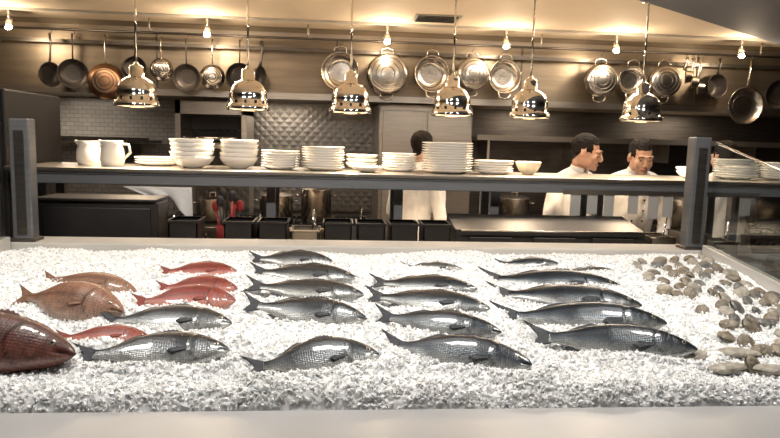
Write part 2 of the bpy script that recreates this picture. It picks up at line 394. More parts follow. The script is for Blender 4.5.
for x,z,r,b in ((.03,2.08,.135,0),(.37,2.07,.145,1),(.70,2.085,.13,0),(.99,2.09,.118,1),(1.24,2.085,.12,0),(1.96,2.08,.118,1),(2.21,2.09,.105,0),(2.45,2.085,.115,1)):
    pan(x,z,r,'rondeau',PANST,random.uniform(-8,8),bool(b))
for i in range(3): pan(2.62+i*.05,2.13-.04*i,.05,'skillet',PANST,65,True)
pan(2.88,2.07,.09,'sauce',PANDK,10,False); pan(3.12,1.93,.14,'skillet',PANST,0,False); pan(3.38,2.02,.11,'skillet',PANDK,0)
# track spots
mb=MB(); mb.box((-3,4.585,2.385),(3.2,4.615,2.399),MARBLE)
SPX=(-2.15,-.87,.35,1.19,1.99,2.93)
for x in SPX:
    mb.tube([(x,4.6,2.385),(x,4.6,2.33)],.008,STEEL)
    mb.lathe([(0,.05),(.016,.05),(.022,.02),(.034,-.01),(.030,-.01),(.0,.02)],CHROME,T(x,4.6,2.285)@RX(-20))
    mb.ell((x,4.6-.006,2.27),(.020,.020,.014),SPOTB)
tr=mb.obj('track_lighting')
for x in SPX:
    L=bpy.data.lights.new('track_light','POINT'); L.energy=7; L.color=(1,.78,.53); L.shadow_soft_size=.03
    lo=bpy.data.objects.new('track_bulb_light',L); scene.collection.objects.link(lo); lo.parent=tr; lo.location=(x,4.55,2.24)
mb=MB()
mb.box((.50,4.22,2.392),(.80,4.47,2.3995),MARBLE)
for i in range(5): mb.box((.52,4.235+i*.046,2.388),(.78,4.258+i*.046,2.393),GASK)
mb.obj('ceiling_air_vent')
# ------------------------------------------------------------------ display case
BX0,BX1=-1.22,1.53
def bedz(y): return 1.0+.115*(y-1.4)
mb=MB()
mb.box((-2.6,.92,.955),(2.8,1.395,1.0),MARBLEF,bev=.006)
mb.box((-2.6,1.0,.0),(2.8,1.36,.955),STEELD)
mb.box((-2.6,1.36,.0),(2.8,2.7,.86),STEELD)
mb.obj('display_case_base')
mb=MB(); mb.box((BX0-.05,2.58,1.06),(BX1+.12,2.745,1.172),MARBLE,bev=.006); mb.box((BX0-.05,2.60,.86),(BX1+.12,2.73,1.06),STEELD); mb.obj('back_ledge')
for nm,x in (('side_rail',BX0-.045),('side_rail',BX1+.012)):
    mb=MB(); L=[(x,1.40,.86),(x+.035,1.40,.86),(x+.035,2.57,.86),(x,2.57,.86),(x,1.40,1.06),(x+.035,1.40,1.06),(x+.035,2.57,1.195),(x,2.57,1.195)]
    mb.add(L,[(0,3,2,1),(4,5,6,7),(0,1,5,4),(1,2,6,5),(2,3,7,6),(3,0,4,7)],MARBLE)
    mb.obj(nm)
    mb=MB(); gx=x+.0125
    mb.add([(gx,1.40,1.061),(gx+.01,1.40,1.061),(gx+.01,2.56,1.194),(gx,2.56,1.194),(gx,1.40,1.35),(gx+.01,1.40,1.35),(gx+.01,2.56,1.62),(gx,2.56,1.62)],[(0,3,2,1),(4,5,6,7),(0,1,5,4),(1,2,6,5),(2,3,7,6),(3,0,4,7)],GLASS)
    mb.tube([(gx+.005,1.40,1.352),(gx+.005,2.56,1.622)],.005,CHROME,seg=8)
    mb.obj('sneeze_guard_glass')
for x in (-1.235,1.49):
    mb=MB(); mb.box((x-0,2.60,1.172),(x+.075,2.66,1.645),STEELP,bev=.006); mb.box((x-.012,2.59,1.172),(x+.087,2.67,1.185),STEELD,bev=.003)
    mb.box((x+.02,2.595,1.2),(x+.055,2.602,1.6),STEELD)
    mb.obj('sneeze_guard_post')
# ------------------------------------------------------------------ fish placement table (bed coordinates, metres)
F=[((.52,1.67),(.965,1.59),'bass',1.2,.02),((.47,1.83),(.985,1.79),'bass',1.15,.03),((.50,2.04),(.98,1.94),'bass',1.2,.02),((.51,2.20),(1.0,2.13),'bass',1.2,.015),
((.61,2.36),(.86,2.39),'bass',1.1,.0),((.84,2.32),(1.07,2.34),'grey',1,0),
((.12,1.65),(.50,1.53),'bass',1.4,.03),((.115,1.82),(.47,1.72),'bass',1.3,.03),((.095,1.99),(.48,1.90),'bass',1.3,.02),((.12,2.13),(.48,2.08),'bass',1.3,.01),
((.25,2.36),(.48,2.34),'grey',1,0),
((-.27,1.89),(.10,1.81),'bream',1.4,.04),((-.28,2.04),(.10,1.99),'bream',1.35,.03),((-.29,2.21),(.08,2.17),'bream',1.35,.03),((-.31,2.38),(.0,2.37),'bream',1.3,.03)]
G=[('sea_bream',(-.21,1.51),(.12,1.585),'bream',1.75,1.2,52,.0,31,1.4),('sea_bream',(-.63,1.58),(-.255,1.61),'bream',1.5,1.2,55,.0,32,1.3),('sea_bream',(-.65,1.80),(-.275,1.78),'bream',1.45,1.2,55,.0,33,1.3),
('red_snapper',(-.60,2.25),(-.325,2.24),'red',1.55,1.3,52,-.003,41,1.2),('red_snapper',(-.57,2.10),(-.305,2.09),'red',1.75,1.4,52,-.003,42,1.2),('red_snapper',(-.60,1.94),(-.29,1.95),'red',1.8,1.4,52,-.003,43,1.2),
('red_snapper',(-.72,1.70),(-.47,1.69),'red',1.6,1.3,60,-.008,44,1.)]
SEG=[(a[0],a[1],b[0],b[1]) for a,b,*_ in F]+[(g[1][0],g[1][1],g[2][0],g[2][1]) for g in G]
def trough(x,y):
    z=0.
    for x0,y0,x1,y1 in SEG:
        if y<min(y0,y1)-.12 or y>max(y0,y1)+.12 or x<x0-.1 or x>x1+.1: continue
        dx,dy=x1-x0,y1-y0; t=max(.18,min(.97,((x-x0)*dx+(y-y0)*dy)/(dx*dx+dy*dy)))
        d=math.hypot(x-x0-t*dx,y-y0-t*dy); w=1.0 if (y-(y0+t*dy))<0 else .9
        z+=.018*w*math.exp(-((d-.064)/.02)**2)-.010*math.exp(-(d/.035)**2)
    return z
def icez(x,y,fine=True,tr_=True):
    z=bedz(y)+.026
    z+=.016*noise.noise(Vector((x*4.5,y*4.5,1)))+.010*noise.noise(Vector((x*11,y*11,5)))
    if tr_: z+=min(.020,trough(x,y))
    e=min(1,(y-1.398)/.05); z-=.045*(1-e)**2
    e=min(1,(2.60-y)/.10); z-=.035*(1-e)**1.5
    if fine: z+=.006*noise.noise(Vector((x*45,y*45,2)))+.005*noise.noise(Vector((x*100,y*100,3)))
    return z
NX,NY=360,170
xs=np.linspace(BX0-.01,BX1+.01,NX); ys=np.linspace(1.398,2.579,NY)
vs=[(x,y,icez(x,y)) for y in ys for x in xs]
fs=[(j*NX+i,j*NX+i+1,(j+1)*NX+i+1,(j+1)*NX+i) for j in range(NY-1) for i in range(NX-1)]
loop=[i for i in range(NX)]+[j*NX+NX-1 for j in range(1,NY)]+[(NY-1)*NX+i for i in range(NX-2,-1,-1)]+[j*NX for j in range(NY-2,0,-1)]
base=len(vs)
for i in loop: vs.append((vs[i][0],vs[i][1],.865))
for k in range(len(loop)):
    k2=(k+1)%len(loop); fs.append((loop[k2],loop[k],base+k,base+k2))
fs.append(tuple(base+k for k in range(len(loop))))
me=bpy.data.meshes.new('crushed_ice_bed'); me.from_pydata(vs,[],fs); me.materials.append(ICE)
ice=bpy.data.objects.new('crushed_ice_bed',me); scene.collection.objects.link(ice)
NC=50000
u=np.random.rand(NC); cy=1.405+1.165*u**1.25; cx=BX0+.01+(BX1-BX0-.02)*np.random.rand(NC)
oct_=np.array([(1,0,0),(-1,0,0),(0,1,0),(0,-1,0),(0,0,1),(0,0,-1)],float)
of=[(0,2,4),(2,1,4),(1,3,4),(3,0,4),(2,0,5),(1,2,5),(3,1,5),(0,3,5)]
V=np.zeros((NC,6,3)); 
for i in range(NC):
    s=np.random.uniform(.003,.0062,3)*(1.0 if random.random()>.08 else 1.7)
    q=oct_*s+np.random.uniform(-.0018,.0018,(6,3))
    R3=np.array(Euler((random.random()*6.28,random.random()*6.28,random.random()*6.28)).to_matrix())
    V[i]=q@R3+np.array((cx[i],cy[i],icez(cx[i],cy[i],False)+random.uniform(-.002,.005)))
FA=(np.array(of)[None,:,:]+(np.arange(NC)*6)[:,None,None]).reshape(-1,3)
me=bpy.data.meshes.new('ice_chips'); me.from_pydata(V.reshape(-1,3).tolist(),[],FA.tolist()); me.materials.append(ICEC); me.materials.append(ICEG)
mi_=np.repeat((np.random.rand(NC)<.06).astype(np.int32),8); me.polygons.foreach_set('material_index',mi_)
chips=bpy.data.objects.new('ice_chips',me); scene.collection.objects.link(chips); chips.parent=ice
# ------------------------------------------------------------------ fish
def interp(t,tab): return float(np.interp(t,[a for a,_ in tab],[b for _,b in tab]))
TOP=[(0,.004),(.015,.018),(.05,.036),(.1,.057),(.18,.082),(.27,.100),(.38,.108),(.5,.101),(.62,.082),(.72,.058),(.8,.040),(.86,.036)]
BOT=[(0,.004),(.015,.014),(.05,.030),(.1,.048),(.18,.070),(.3,.092),(.42,.098),(.55,.090),(.65,.070),(.74,.048),(.8,.037),(.86,.034)]
WID=[(0,.004),(.02,.014),(.06,.026),(.12,.040),(.22,.052),(.35,.056),(.5,.050),(.65,.034),(.78,.016),(.86,.007)]
PAL={'bass':((.009,.014,.022),(.062,.080,.098),(.40,.41,.405)),
     'bream':((.017,.022,.029),(.105,.12,.135),(.44,.445,.43)),
     'grey':((.08,.08,.08),(.25,.25,.24),(.5,.5,.48)),
     'red':((.20,.022,.016),(.30,.05,.035),(.48,.20,.15)),
     'tan':((.27,.125,.075),(.34,.18,.12),(.46,.30,.22)),
     'maroon':((.085,.022,.015),(.125,.036,.025),(.26,.11,.08))}
def fish(name,p0,p1,kind='bass',hs=1.,ws=1.,lean=50,lift=.018,bend=.0,curl=.0,seed=0,eye=1.,tone=1.):
    x0,y0=p0;x1,y1=p1; L=math.hypot(x1-x0,y1-y0); mb=MB(); pal=PAL[kind]
    nt_,ng=90,36; cols=[]
    off=Vector((seed*3.1,seed*1.7,0))
    def spine(t):
        s=max(0,t-.35)/.65
        return bend*L*s*s, curl*L*s*s
    def hsf(t): return hs if t<.6 else hs+(min(hs,1.)-hs)*min(1,(t-.6)/.2)
    vs=[]
    for i in range(nt_+1):
        t=.86*(i/nt_)**1.15; hh_=hsf(t); a=interp(t,TOP)*hh_*L; b=interp(t,BOT)*hh_*L; w=interp(t,WID)*ws*L; bz,by=spine(t)
        for k in range(ng):
            an=2*math.pi*k/ng; c,s_=math.cos(an),math.sin(an)
            zz=(a if s_>0 else b)*math.copysign(abs(s_)**.92,s_); yy=w*math.copysign(abs(c)**.85,c)
            h=s_
            ge=.265-.05*(h-.05)**2*1.6
            g=0.
            if t<ge and t>.16 and abs(h)<.93: g=.0045*L*min(1,(t-.16)/.06)
            pre=.17-.03*h*h
            if abs(t-pre)<.006: g-=.002*L
            yy+=math.copysign(g,c) if abs(c)>.25 else 0
            if t<.075:
                md=abs(zz/L+.006+t*.12)
                if md<.0045*hs+.001: yy*=.84
            vs.append((L*(1-t),yy+by,zz+bz))
            n1=noise.noise(Vector((t*9,h*1.5,c))+off); n2=noise.noise(Vector((t*40,h*6,c*2))+off)
            hh=h+.12*n1+.06*n2
            if hh>-.02: f=min(1,(hh+.02)/.5); col=[pal[1][q]*(1-f)+pal[0][q]*f for q in range(3)]
            else: f=min(1,(-.02-hh)/.6); col=[pal[1][q]*(1-f)+pal[2][q]*f for q in range(3)]
            br=(1+.35*n2+.3*n1)*tone
            if abs(t-ge)<.007 and abs(h)<.9: br*=.35
            if abs(t-pre)<.005 and abs(h)<.8: br*=.6
            if t<.075 and abs(zz/L+.006+t*.12)<.004: br*=.3
            if t>.27 and abs(h-.22+.15*(t-.27))<.05: br*=.6
            if t<.16 and kind=='bass': br*=.8
            if kind in('tan','maroon') and n2>.12: br*=.7
            cols.append([max(0,q*br) for q in col])
    fs=[]
    for i in range(nt_):
        for k in range(ng):
            k2=(k+1)%ng; fs.append((i*ng+k,(i+1)*ng+k,(i+1)*ng+k2,i*ng+k2))
    fs.append(tuple(range(ng))); fs.append(tuple(nt_*ng+k for k in range(ng))[::-1])
    mb.add(vs,fs,FISHBIG if kind in('tan','maroon') else (FISHR if kind=='red' else FISHM),True)
    fm={'red':FINR,'maroon':FINB,'tan':FINT}.get(kind,FINM)
    def fin(grid,nu,nv,m,th=.0012):
        V=[];n_=nu*nv
        for sg in (1,-1):
            for p in grid: V.append((p[0],p[1]+sg*th,p[2]))
        F=[]
        for a in range(nu-1):
            for b_ in range(nv-1):
                q=(a*nv+b_,a*nv+b_+1,(a+1)*nv+b_+1,(a+1)*nv+b_); F.append(q); F.append(tuple(n_+z for z in q[::-1]))
        for b_ in range(nv-1):
            F.append((( nu-1)*nv+b_,(nu-1)*nv+b_+1,n_+(nu-1)*nv+b_+1,n_+(nu-1)*nv+b_))
        for a in range(nu-1):
            F.append((a*nv,(a+1)*nv,n_+(a+1)*nv,n_+a*nv)); F.append((a*nv+nv-1,(a+1)*nv+nv-1,n_+(a+1)*nv+nv-1,n_+a*nv+nv-1))
        mb.add(V,F,m,True)
    g=[];nu,nv=7,13
    for a in range(nu):
        uu=a/(nu-1)
        for b_ in range(nv):
            s_=-1+2*b_/(nv-1); ln=.085+.085*abs(s_)**1.3
            t=.835+uu*ln; zc,yc=spine(t)
            g.append((L*(1-t),yc+.0015*math.sin(b_*2.5+a)*uu,zc+s_*L*(.033+uu*.066)))
    fin(g,nu,nv,fm,.0015)
    for (ta,tb,hh,ser) in ((.30,.52,.036,1),(.54,.74,.026,0)):
        g=[];nu,nv=4,17
        for a in range(nu):
            uu=a/(nu-1)
            for b_ in range(nv):
                v_=b_/(nv-1); t=ta+(tb-ta)*v_+uu*.03; zc,yc=spine(t)
                e=math.sin(math.pi*min(1,.12+v_*.95))**.6*(1-.35*v_)
                if ser and b_%2: e*=.72
                g.append((L*(1-t),yc,zc+interp(t,TOP)*hsf(t)*L-.005*L+uu*hh*e*L))
        fin(g,nu,nv,fm)
    g=[];nu,nv=4,9
    for a in range(nu):
        uu=a/(nu-1)
        for b_ in range(nv):
            v_=b_/(nv-1); t=.60+.13*v_+uu*.04; zc,yc=spine(t)
            g.append((L*(1-t),yc,zc-interp(t,BOT)*hsf(t)*L+.005*L-uu*.045*L*(1-.6*v_)))
    fin(g,nu,nv,fm)
    for sy in (-1,1):
        g=[];nu,nv=5,7
        for a in range(nu):
            uu=a/(nu-1)
            for b_ in range(nv):
                s_=-1+2*b_/(nv-1); t=.275+uu*(.12-.03*abs(s_))
                g.append((L*(1-t),sy*(interp(t,WID)*ws*L*1.0+.002*L+.004*L*uu),-.022*L-.016*L*uu+s_*L*(.009+.012*uu)))
        fin(g,nu,nv,fm,.0008)
        g=[]
        for a in range(nu):
            uu=a/(nu-1)
            for b_ in range(nv):
                s_=-1+2*b_/(nv-1); t=.31+uu*.09
                g.append((L*(1-t),sy*(.012*L+.01*L*uu),-interp(t,BOT)*hs*L*.95-.012*L*uu+s_*L*.012*uu))
        fin(g,nu,nv,fm,.0008)
        te=.085; er=.0135*L*eye; ww=interp(te,WID)*ws*L
        c=(L*(1-te),sy*(ww*.93),.016*L*hs)
        mb.ell(c,(er,er*.45,er),FEYE,u=14,v=8); mb.ell((c[0],c[1]+sy*er*.22,c[2]),(er*.55,er*.36,er*.55),FEYEB,u=12,v=8)
    yaw=math.atan2(y1-y0,x1-x0)
    o=mb.obj(name)
    ca=o.data.color_attributes.new('Col','FLOAT_COLOR','POINT')
    arr=np.ones((len(o.data.vertices),4),np.float32); arr[:,:3]=.1; arr[:len(cols),:3]=np.array(cols); ca.data.foreach_set('color',arr.ravel())
    zb=icez((x0+x1)/2,(y0+y1)/2,False,False)
    za=bedz(y0)-bedz((y0+y1)/2)
    tilt=-math.atan2(bedz(y1)-bedz(y0),L)
    o.matrix_world=T(x0,y0,zb+lift+za)@Matrix.Rotation(yaw,4,'Z')@Matrix.Rotation(tilt,4,'Y')@RX(-lean)
    return o
for i,(a,b,k,hs,bn) in enumerate(F):
    fish('sea_bass' if k=='bass' else ('sea_bream' if k=='bream' else 'mackerel'),a,b,k,hs*random.uniform(.94,1.06),1.1,lean=52+random.uniform(-6,6),lift=.014+random.uniform(-.003,.003) if k!='grey' else .002,bend=bn,curl=random.uniform(-.04,.04),seed=i,tone=random.uniform(.8,1.3))
for nm,a,b,k,hs,ws,ln,li,sd,ey in G: fish(nm,a,b,k,hs,ws,lean=ln,lift=.014+li,seed=sd,eye=ey)
fish('tan_grouper',(-.94,1.97),(-.585,1.84),'tan',1.75,2.4,lean=38,lift=.018,seed=51)
fish('tan_grouper',(-.97,2.20),(-.62,2.08),'tan',1.3,1.6,lean=55,lift=-.004,seed=52)
fish('red_grouper',(-1.16,1.66),(-.60,1.535),'maroon',1.35,1.6,lean=42,lift=.035,seed=53)
# ------------------------------------------------------------------ clams
def clam(mb,M,s,m,sd):
    nr,na=9,26
    for sg in (1,-1):
        vs=[];fs=[]
        for i in range(nr+1):
            r=i/nr
            for k in range(na):
                a=2*math.pi*k/na
                out=1+.16*noise.noise(Vector((math.cos(a)*1.5,math.sin(a)*1.5,sd)))
                rr=r*out
                x=rr*math.cos(a)*(.62 if math.cos(a)>0 else .5); y=rr*math.sin(a)*.46
                h=.19*math.sqrt(max(0,1-r**2.2))*(1+.35*math.exp(-((x+.25)**2+y*y)*10))
                h+=.016*math.sin(r*24)*(1 if r<.97 else 0)+.04*noise.noise(Vector((x*6,y*6,sd+sg)))*(1-r)
                vs.append((x*s,y*s*(1-.22*max(0,-x)),sg*h*s))
        for i in range(nr):
            for k in range(na):
                k2=(k+1)%na; q=(i*na+k,(i+1)*na+k,(i+1)*na+k2,i*na+k2); fs.append(q if sg>0 else q[::-1])
        mb.add(vs,fs,m,True,M@RY(-4*sg))
mb=MB(); cnt=0; placed=[]
tries=0
while cnt<84 and tries<9000:
    tries+=1
    y=random.uniform(1.50,2.47); xm=1.02+(y-1.5)*.15; x=xm+(1.49-xm)*random.random()**.65
    s=random.uniform(.038,.060)*(1.2 if y<1.8 else .95)
    if any((x-a)**2+(y-b)**2<(.5*(s+c))**2*.75 for a,b,c in placed): continue
    placed.append((x,y,s)); cnt+=1
    M=T(x,y,icez(x,y,False)+random.uniform(.002,.010))@RZ(random.uniform(-50,50))@RX(random.uniform(10,60))@RZ(random.uniform(0,360))
    clam(mb,M,s,random.choice([SHELLM,SHELLM,SHELLG,SHELLL]),cnt*2.3)
for x,y,a in ((1.00,1.52,10),(1.08,1.60,-15),(1.12,1.50,160),(.98,1.61,20)):
    clam(mb,T(x,y,icez(x,y,False)+.008)@RZ(a)@SC(1.5,.8,.8),.07,SHELLL,x*9)
mb.obj('pile_of_clams')
# ------------------------------------------------------------------ prep counter items
mb=MB(); mb.box((-1.55,2.80,.04),(2.6,3.18,1.01),STEELD); mb.box((-1.57,2.775,1.01),(2.62,3.2,1.05),STEELD,bev=.004); mb.obj('prep_counter')
def bin_(x,y,w=.125,h=.175,d=.16):
    mb=MB(); t=.006
    mb.box((-w/2,-d/2,0),(w/2,d/2,t),BLACK)
    mb.box((-w/2,-d/2,0),(-w/2+t,d/2,h),BLACK); mb.box((w/2-t,-d/2,0),(w/2,d/2,h),BLACK)
    mb.box((-w/2,-d/2,0),(w/2,-d/2+t,h),BLACK); mb.box((-w/2,d/2-t,0),(w/2,d/2,h),BLACK)
    mb.box((-w/2-.006,-d/2-.006,h-.01),(w/2+.006,-d/2+t,h),DARK); mb.box((-w/2-.006,d/2-t,h-.01),(w/2+.006,d/2+.006,h),DARK)
    mb.box((-w/2-.006,-d/2,h-.01),(-w/2+t,d/2,h),DARK); mb.box((w/2-t,-d/2,h-.01),(w/2+.006,d/2,h),DARK)
    return mb.obj('black_storage_bin',M=T(x,y,1.05))
for x in (-.66,-.42,-.27,.02,.17,.32,.47): bin_(x,2.98)
mb=MB(); mb.box((-1.3,2.95,1.05),(-.78,3.15,1.30),DARK,bev=.01); mb.box((-1.27,2.942,1.09),(-.81,2.952,1.27),BLACK,bev=.003); mb.box((-1.3,2.93,1.30),(-.78,3.16,1.312),DARK,bev=.003); mb.obj('countertop_warmer')
mb=MB(); mb.add([(.56,2.9,1.05),(1.46,2.9,1.05),(1.46,3.17,1.05),(.56,3.17,1.05),(.56,2.92,1.20),(1.46,2.92,1.20),(1.46,3.17,1.245),(.56,3.17,1.245)],[(0,3,2,1),(4,5,6,7),(0,1,5,4),(1,2,6,5),(2,3,7,6),(3,0,4,7)],DARK)
for x in (.62,.92,1.2): mb.box((x,2.892,1.08),(x+.2,2.902,1.17),DARK,bev=.003)
mb.tube([(.58,2.885,1.20),(1.44,2.885,1.20)],.005,STEEL); mb.obj('refrigerated_prep_unit')
mb=MB(); mb.lathe([(0,0),(.05,0),(.055,.13),(.052,.13),(.047,.006),(0,.006)],REDP)
for i in range(6):
    a=i*1.05; dx,dy=.03*math.cos(a),.03*math.sin(a); ex,ey=dx*1.9,dy*1.9; h=.20+.025*(i%3)
    mb.tube([(dx*.5,dy*.5,.01),(ex,ey,h)],.006,REDP if i%2 else DARK,seg=8)
    mb.ell((ex,ey,h+.02),(.018,.008,.028),REDP if i%3==0 else DARK,u=12,v=8)
mb.obj('utensil_crock',M=T(-.50,3.12,1.05))
def inspan(x,y,w,h,d=.15,z=1.05):
    mb=MB(); t=.005
    mb.box((-w/2,-d/2,0),(w/2,d/2,t),STEEL); mb.box((-w/2,-d/2,0),(w/2,-d/2+t,h),STEEL); mb.box((-w/2,d/2-t,0),(w/2,d/2,h),STEEL)
    mb.box((-w/2,-d/2,0),(-w/2+t,d/2,h),STEEL); mb.box((w/2-t,-d/2,0),(w/2,d/2,h),STEEL)
    mb.box((-w/2-.008,-d/2-.008,h-.004),(w/2+.008,-d/2+t,h+.002),CHROME); mb.box((-w/2-.008,d/2-t,h-.004),(w/2+.008,d/2+.008,h+.002),CHROME)
    mb.tube([(w*.2,0,.01),(w*.32,-.02,h+.09)],.004,CHROME,seg=6); mb.ell((w*.2,0,.03),(.02,.02,.01),CHROME,u=10,v=6)
    return mb.obj('steel_insert_pan',M=T(x,y,z))
for x,h in ((-.13,.13),(1.58,.12),(1.74,.14),(1.9,.1)): inspan(x,3.04,.12,h)
for x,h in ((-1.2,.18),(-.9,.2),(-.15,.16),(.1,.2),(1.15,.15)): inspan(x,3.56,.16,h,.16,.945)
mb=MB(); mb.lathe([(0,0),(.026,0),(.028,.01),(.028,.11),(.024,.125),(.020,.13),(.018,.14),(.006,.18),(.003,.185),(0,.185)],STEELD); mb.obj('squeeze_bottle',M=T(-.35,3.13,1.05))
def towel(name,x,y,z,w,d):
    mb=MB(); nx,ny=26,16; vs=[];fs=[]
    for lay in range(3):
        o=len(vs)
        for j in range(ny):
            for i in range(nx):
                a=i/(nx-1)-.5;b=j/(ny-1)-.5
                vs.append((a*w*(1-.05*lay),b*d,.010+lay*.012+.008*noise.noise(Vector((a*5,b*5,lay)))+.006*math.cos(a*3)))
        for j in range(ny-1):
            for i in range(nx-1): q=o+j*nx+i; fs.append((q,q+1,q+nx+1,q+nx))
    mb.add(vs,fs,CLOTHW,True); return mb.obj(name,M=T(x,y,z)@RZ(8))
towel('folded_towel',1.02,2.835,1.052,.22,.07)
mb=MB(); vs=[];fs=[];nx,nz=20,14
for j in range(nz):
    for i in range(nx):
        a=i/(nx-1);b=j/(nz-1); vs.append((-1.02+.33*a+.1*b*(1-a)*1.2,3.235+.015*math.sin(a*14)*b,1.345-.05*b-.13*b*max(0,a-.5)*2))
for j in range(nz-1):
    for i in range(nx-1): q=j*nx+i; fs.append((q,q+1,q+nx+1,q+nx))
mb.add(vs,fs,CLOTHW,True); o=mb.obj('hanging_towel'); md=o.modifiers.new('thick','SOLIDIFY'); md.thickness=.004
# ------------------------------------------------------------------ people
def baked(mb,name,vox,sm=4):
    o=mb.obj(name); r=o.modifiers.new('r','REMESH'); r.mode='VOXEL'; r.voxel_size=vox; r.use_smooth_shade=True
    s=o.modifiers.new('s','SMOOTH'); s.iterations=sm; s.factor=.5
    dg=bpy.context.evaluated_depsgraph_get(); me=bpy.data.meshes.new_from_object(o.evaluated_get(dg)); old=o.data
    o.modifiers.clear(); o.data=me; bpy.data.meshes.remove(old); me.materials.clear()
    for p in me.polygons: p.use_smooth=True
    return o
def person(name,x,y,facing,headyaw,headpitch,headoff,skin,arms,sc=.975):
    root=bpy.data.objects.new(name,None); scene.collection.objects.link(root); root.matrix_world=T(x,y,0)@RZ(facing)@SC(sc,sc,sc)
    mb=MB(); D=CLOTHW
    mb.tube([(0,.02,.86),(0,.02,.95),(0,.01,1.08),(0,-.01,1.20),(0,-.03,1.32),(0,-.04,1.40),(0,-.05,1.45),(0,-.065,1.49)],[.155,.165,.150,.160,.175,.165,.115,.062],D,seg=24,flat=(.68,1.0),up=(0,1,0))
    for s in (-1,1):
        mb.ell((s*.165,-.03,1.385),(.060,.060,.056),D)
        sh,el,wr=arms[0 if s<0 else 1]
        mb.tube([(s*.06,-.035,1.44),(s*.12,-.035,1.415),sh,tuple((Vector(sh)+Vector(el))/2),el],[.048,.054,.060,.053,.047],D,seg=16)
        mb.ell(el,(.047,.047,.047),D)
        mb.tube([el,tuple((Vector(el)+Vector(wr))/2),wr],[.047,.043,.033],D,seg=16)
        mb.tube([(s*.085,.02,.92),(s*.095,.015,.70),(s*.095,.01,.48),(s*.095,.03,.28),(s*.095,.035,.10)],[.095,.085,.062,.058,.048],D,seg=16)
        mb.tube([(s*.095,.06,.05),(s*.10,-.05,.045),(s*.105,-.15,.035)],[.045,.045,.035],D,seg=12)
    body=baked(mb,'body',.013,4); body.parent=root; body.matrix_parent_inverse=Matrix()
    me=body.data; me.materials.append(CLOTHW); me.materials.append(CLOTHB); me.materials.append(BLACK)
    for v in me.vertices:
        c=v.co
        if c.z>.9: v.co=c+Vector((c.x,c.y,0)).normalized()*(.012*noise.noise(Vector((c.x*12,c.y*12,c.z*7)))+.008*noise.noise(Vector((c.x*30,c.y*30,c.z*10))))
    for p in me.polygons:
        c=p.center; p.material_index=2 if c.z<.09 else (1 if c.z<.84 and abs(c.x)<.21 else 0)
    jb=MB()
    jb.tube([(.060*math.cos(a),-.072+.055*math.sin(a)*.95,1.485+.012*math.sin(a)) for a in [rad(q) for q in range(-75,256,15)]],.011,CLOTHW,seg=8,flat=(1.6,.6))
    for i in range(4):
        for s in (-1,1): jb.ell((s*.035,-.148+.008*i,1.36-i*.07),(.007,.004,.007),CLOTHB,u=8,v=6)
    jb.box((-.155,-.125,.62),(.155,-.118,1.02),CLOTHW)
    ho_=Vector(headoff)
    jb.tube([(0,-.045,1.42),(0,-.06,1.48),tuple(ho_+Vector((0,.035,-.05)))],[.06,.054,.052],skin,seg=16)
    jo=jb.obj('neck_collar_and_apron',parent=root); jo.matrix_parent_inverse=Matrix()
    for idx,s in enumerate((-1,1)):
        sh,el,wr=arms[idx]; hb=MB(); d=(Vector(wr)-Vector(el)).normalized(); wrv=Vector(wr)
        d2=(d+Vector((0,0,-.25))).normalized(); side=d2.cross(Vector((0,0,1))).normalized()
        hb.tube([wrv-d*.03,wrv+d2*.02,wrv+d2*.055,wrv+d2*.085],[.024,.032,.040,.036],skin,seg=12,flat=(.45,1),up=(0,0,1))
        for k,(o_,ln) in enumerate(((-.028,.062),(-.010,.074),(.010,.070),(.028,.055))):
            b0=wrv+d2*.075+side*o_; dn=Vector((0,0,-1))
            hb.tube([b0,b0+d2*ln*.42+dn*.004,b0+d2*ln*.72+dn*.018,b0+d2*ln*.85+dn*.036],[.0095,.009,.008,.006],skin,seg=8)
        tsd=-s*(1 if side.x>0 else -1)
        b0=wrv+d2*.02+side*tsd*.028
        hb.tube([b0,b0+d2*.03+side*tsd*.022,b0+d2*.06+side*tsd*.024+Vector((0,0,-.012))],[.013,.011,.008],skin,seg=8)
        ho=hb.obj('hand_left' if s>0 else 'hand_right',parent=root); ho.matrix_parent_inverse=Matrix()
    hb=MB()
    hb.ell((0,.018,.030),(.072,.090,.082),skin); hb.ell((0,-.024,-.025),(.061,.066,.080),skin)
    hb.ell((0,-.042,-.070),(.046,.046,.036),skin); hb.ell((0,-.076,-.090),(.022,.018,.018),skin)
    for s in (-1,1):
        hb.ell((s*.034,-.058,-.028),(.026,.028,.030),skin); hb.ell((s*.0715,.008,-.012),(.010,.018,.030),skin); hb.ell((s*.008,-.102,-.034),(.009,.010,.008),skin)
        hb.ell((s*.048,-.020,-.055),(.016,.038,.034),skin)
    hb.tube([(0,-.082,.018),(0,-.098,-.008),(0,-.110,-.030)],[.009,.010,.011],skin)
    hb.tube([(-.05,-.072,.022),(-.025,-.083,.025),(0,-.086,.024),(.025,-.083,.025),(.05,-.072,.022)],.010,skin)
    hb.tube([(-.022,-.086,-.063),(0,-.092,-.062),(.022,-.086,-.063)],[.006,.008,.006],skin)
    hb.tube([(0,.02,-.03),(0,.028,-.09)],[.055,.048],skin,seg=16)
    head=baked(hb,'head',.0045,5)
    me=head.data; me.materials.append(skin); me.materials.append(LIP); me.materials.append(HAIR)
    for p in me.polygons:
        c=p.center
        # scalp hair: follows the skull, front hairline high, sideburns to the ears, nape low
        hl=.060 if c.y<-.02 else max(-.075,.060-1.5*(c.y+.02))
        if abs(c.x)>.052 and -.05<c.y<=.0: hl=min(hl,.004)
        ear=abs(c.x)>.069 and c.z<.016 and abs(c.y-.008)<.022
        if c.z>hl+.004*noise.noise(c*80) and not ear: p.material_index=2
        elif abs(c.x)<.021 and abs(c.z+.063)<.007 and c.y<-.084: p.material_index=1
    fb=MB(); vs=[];fs=[];nu,nv=48,22
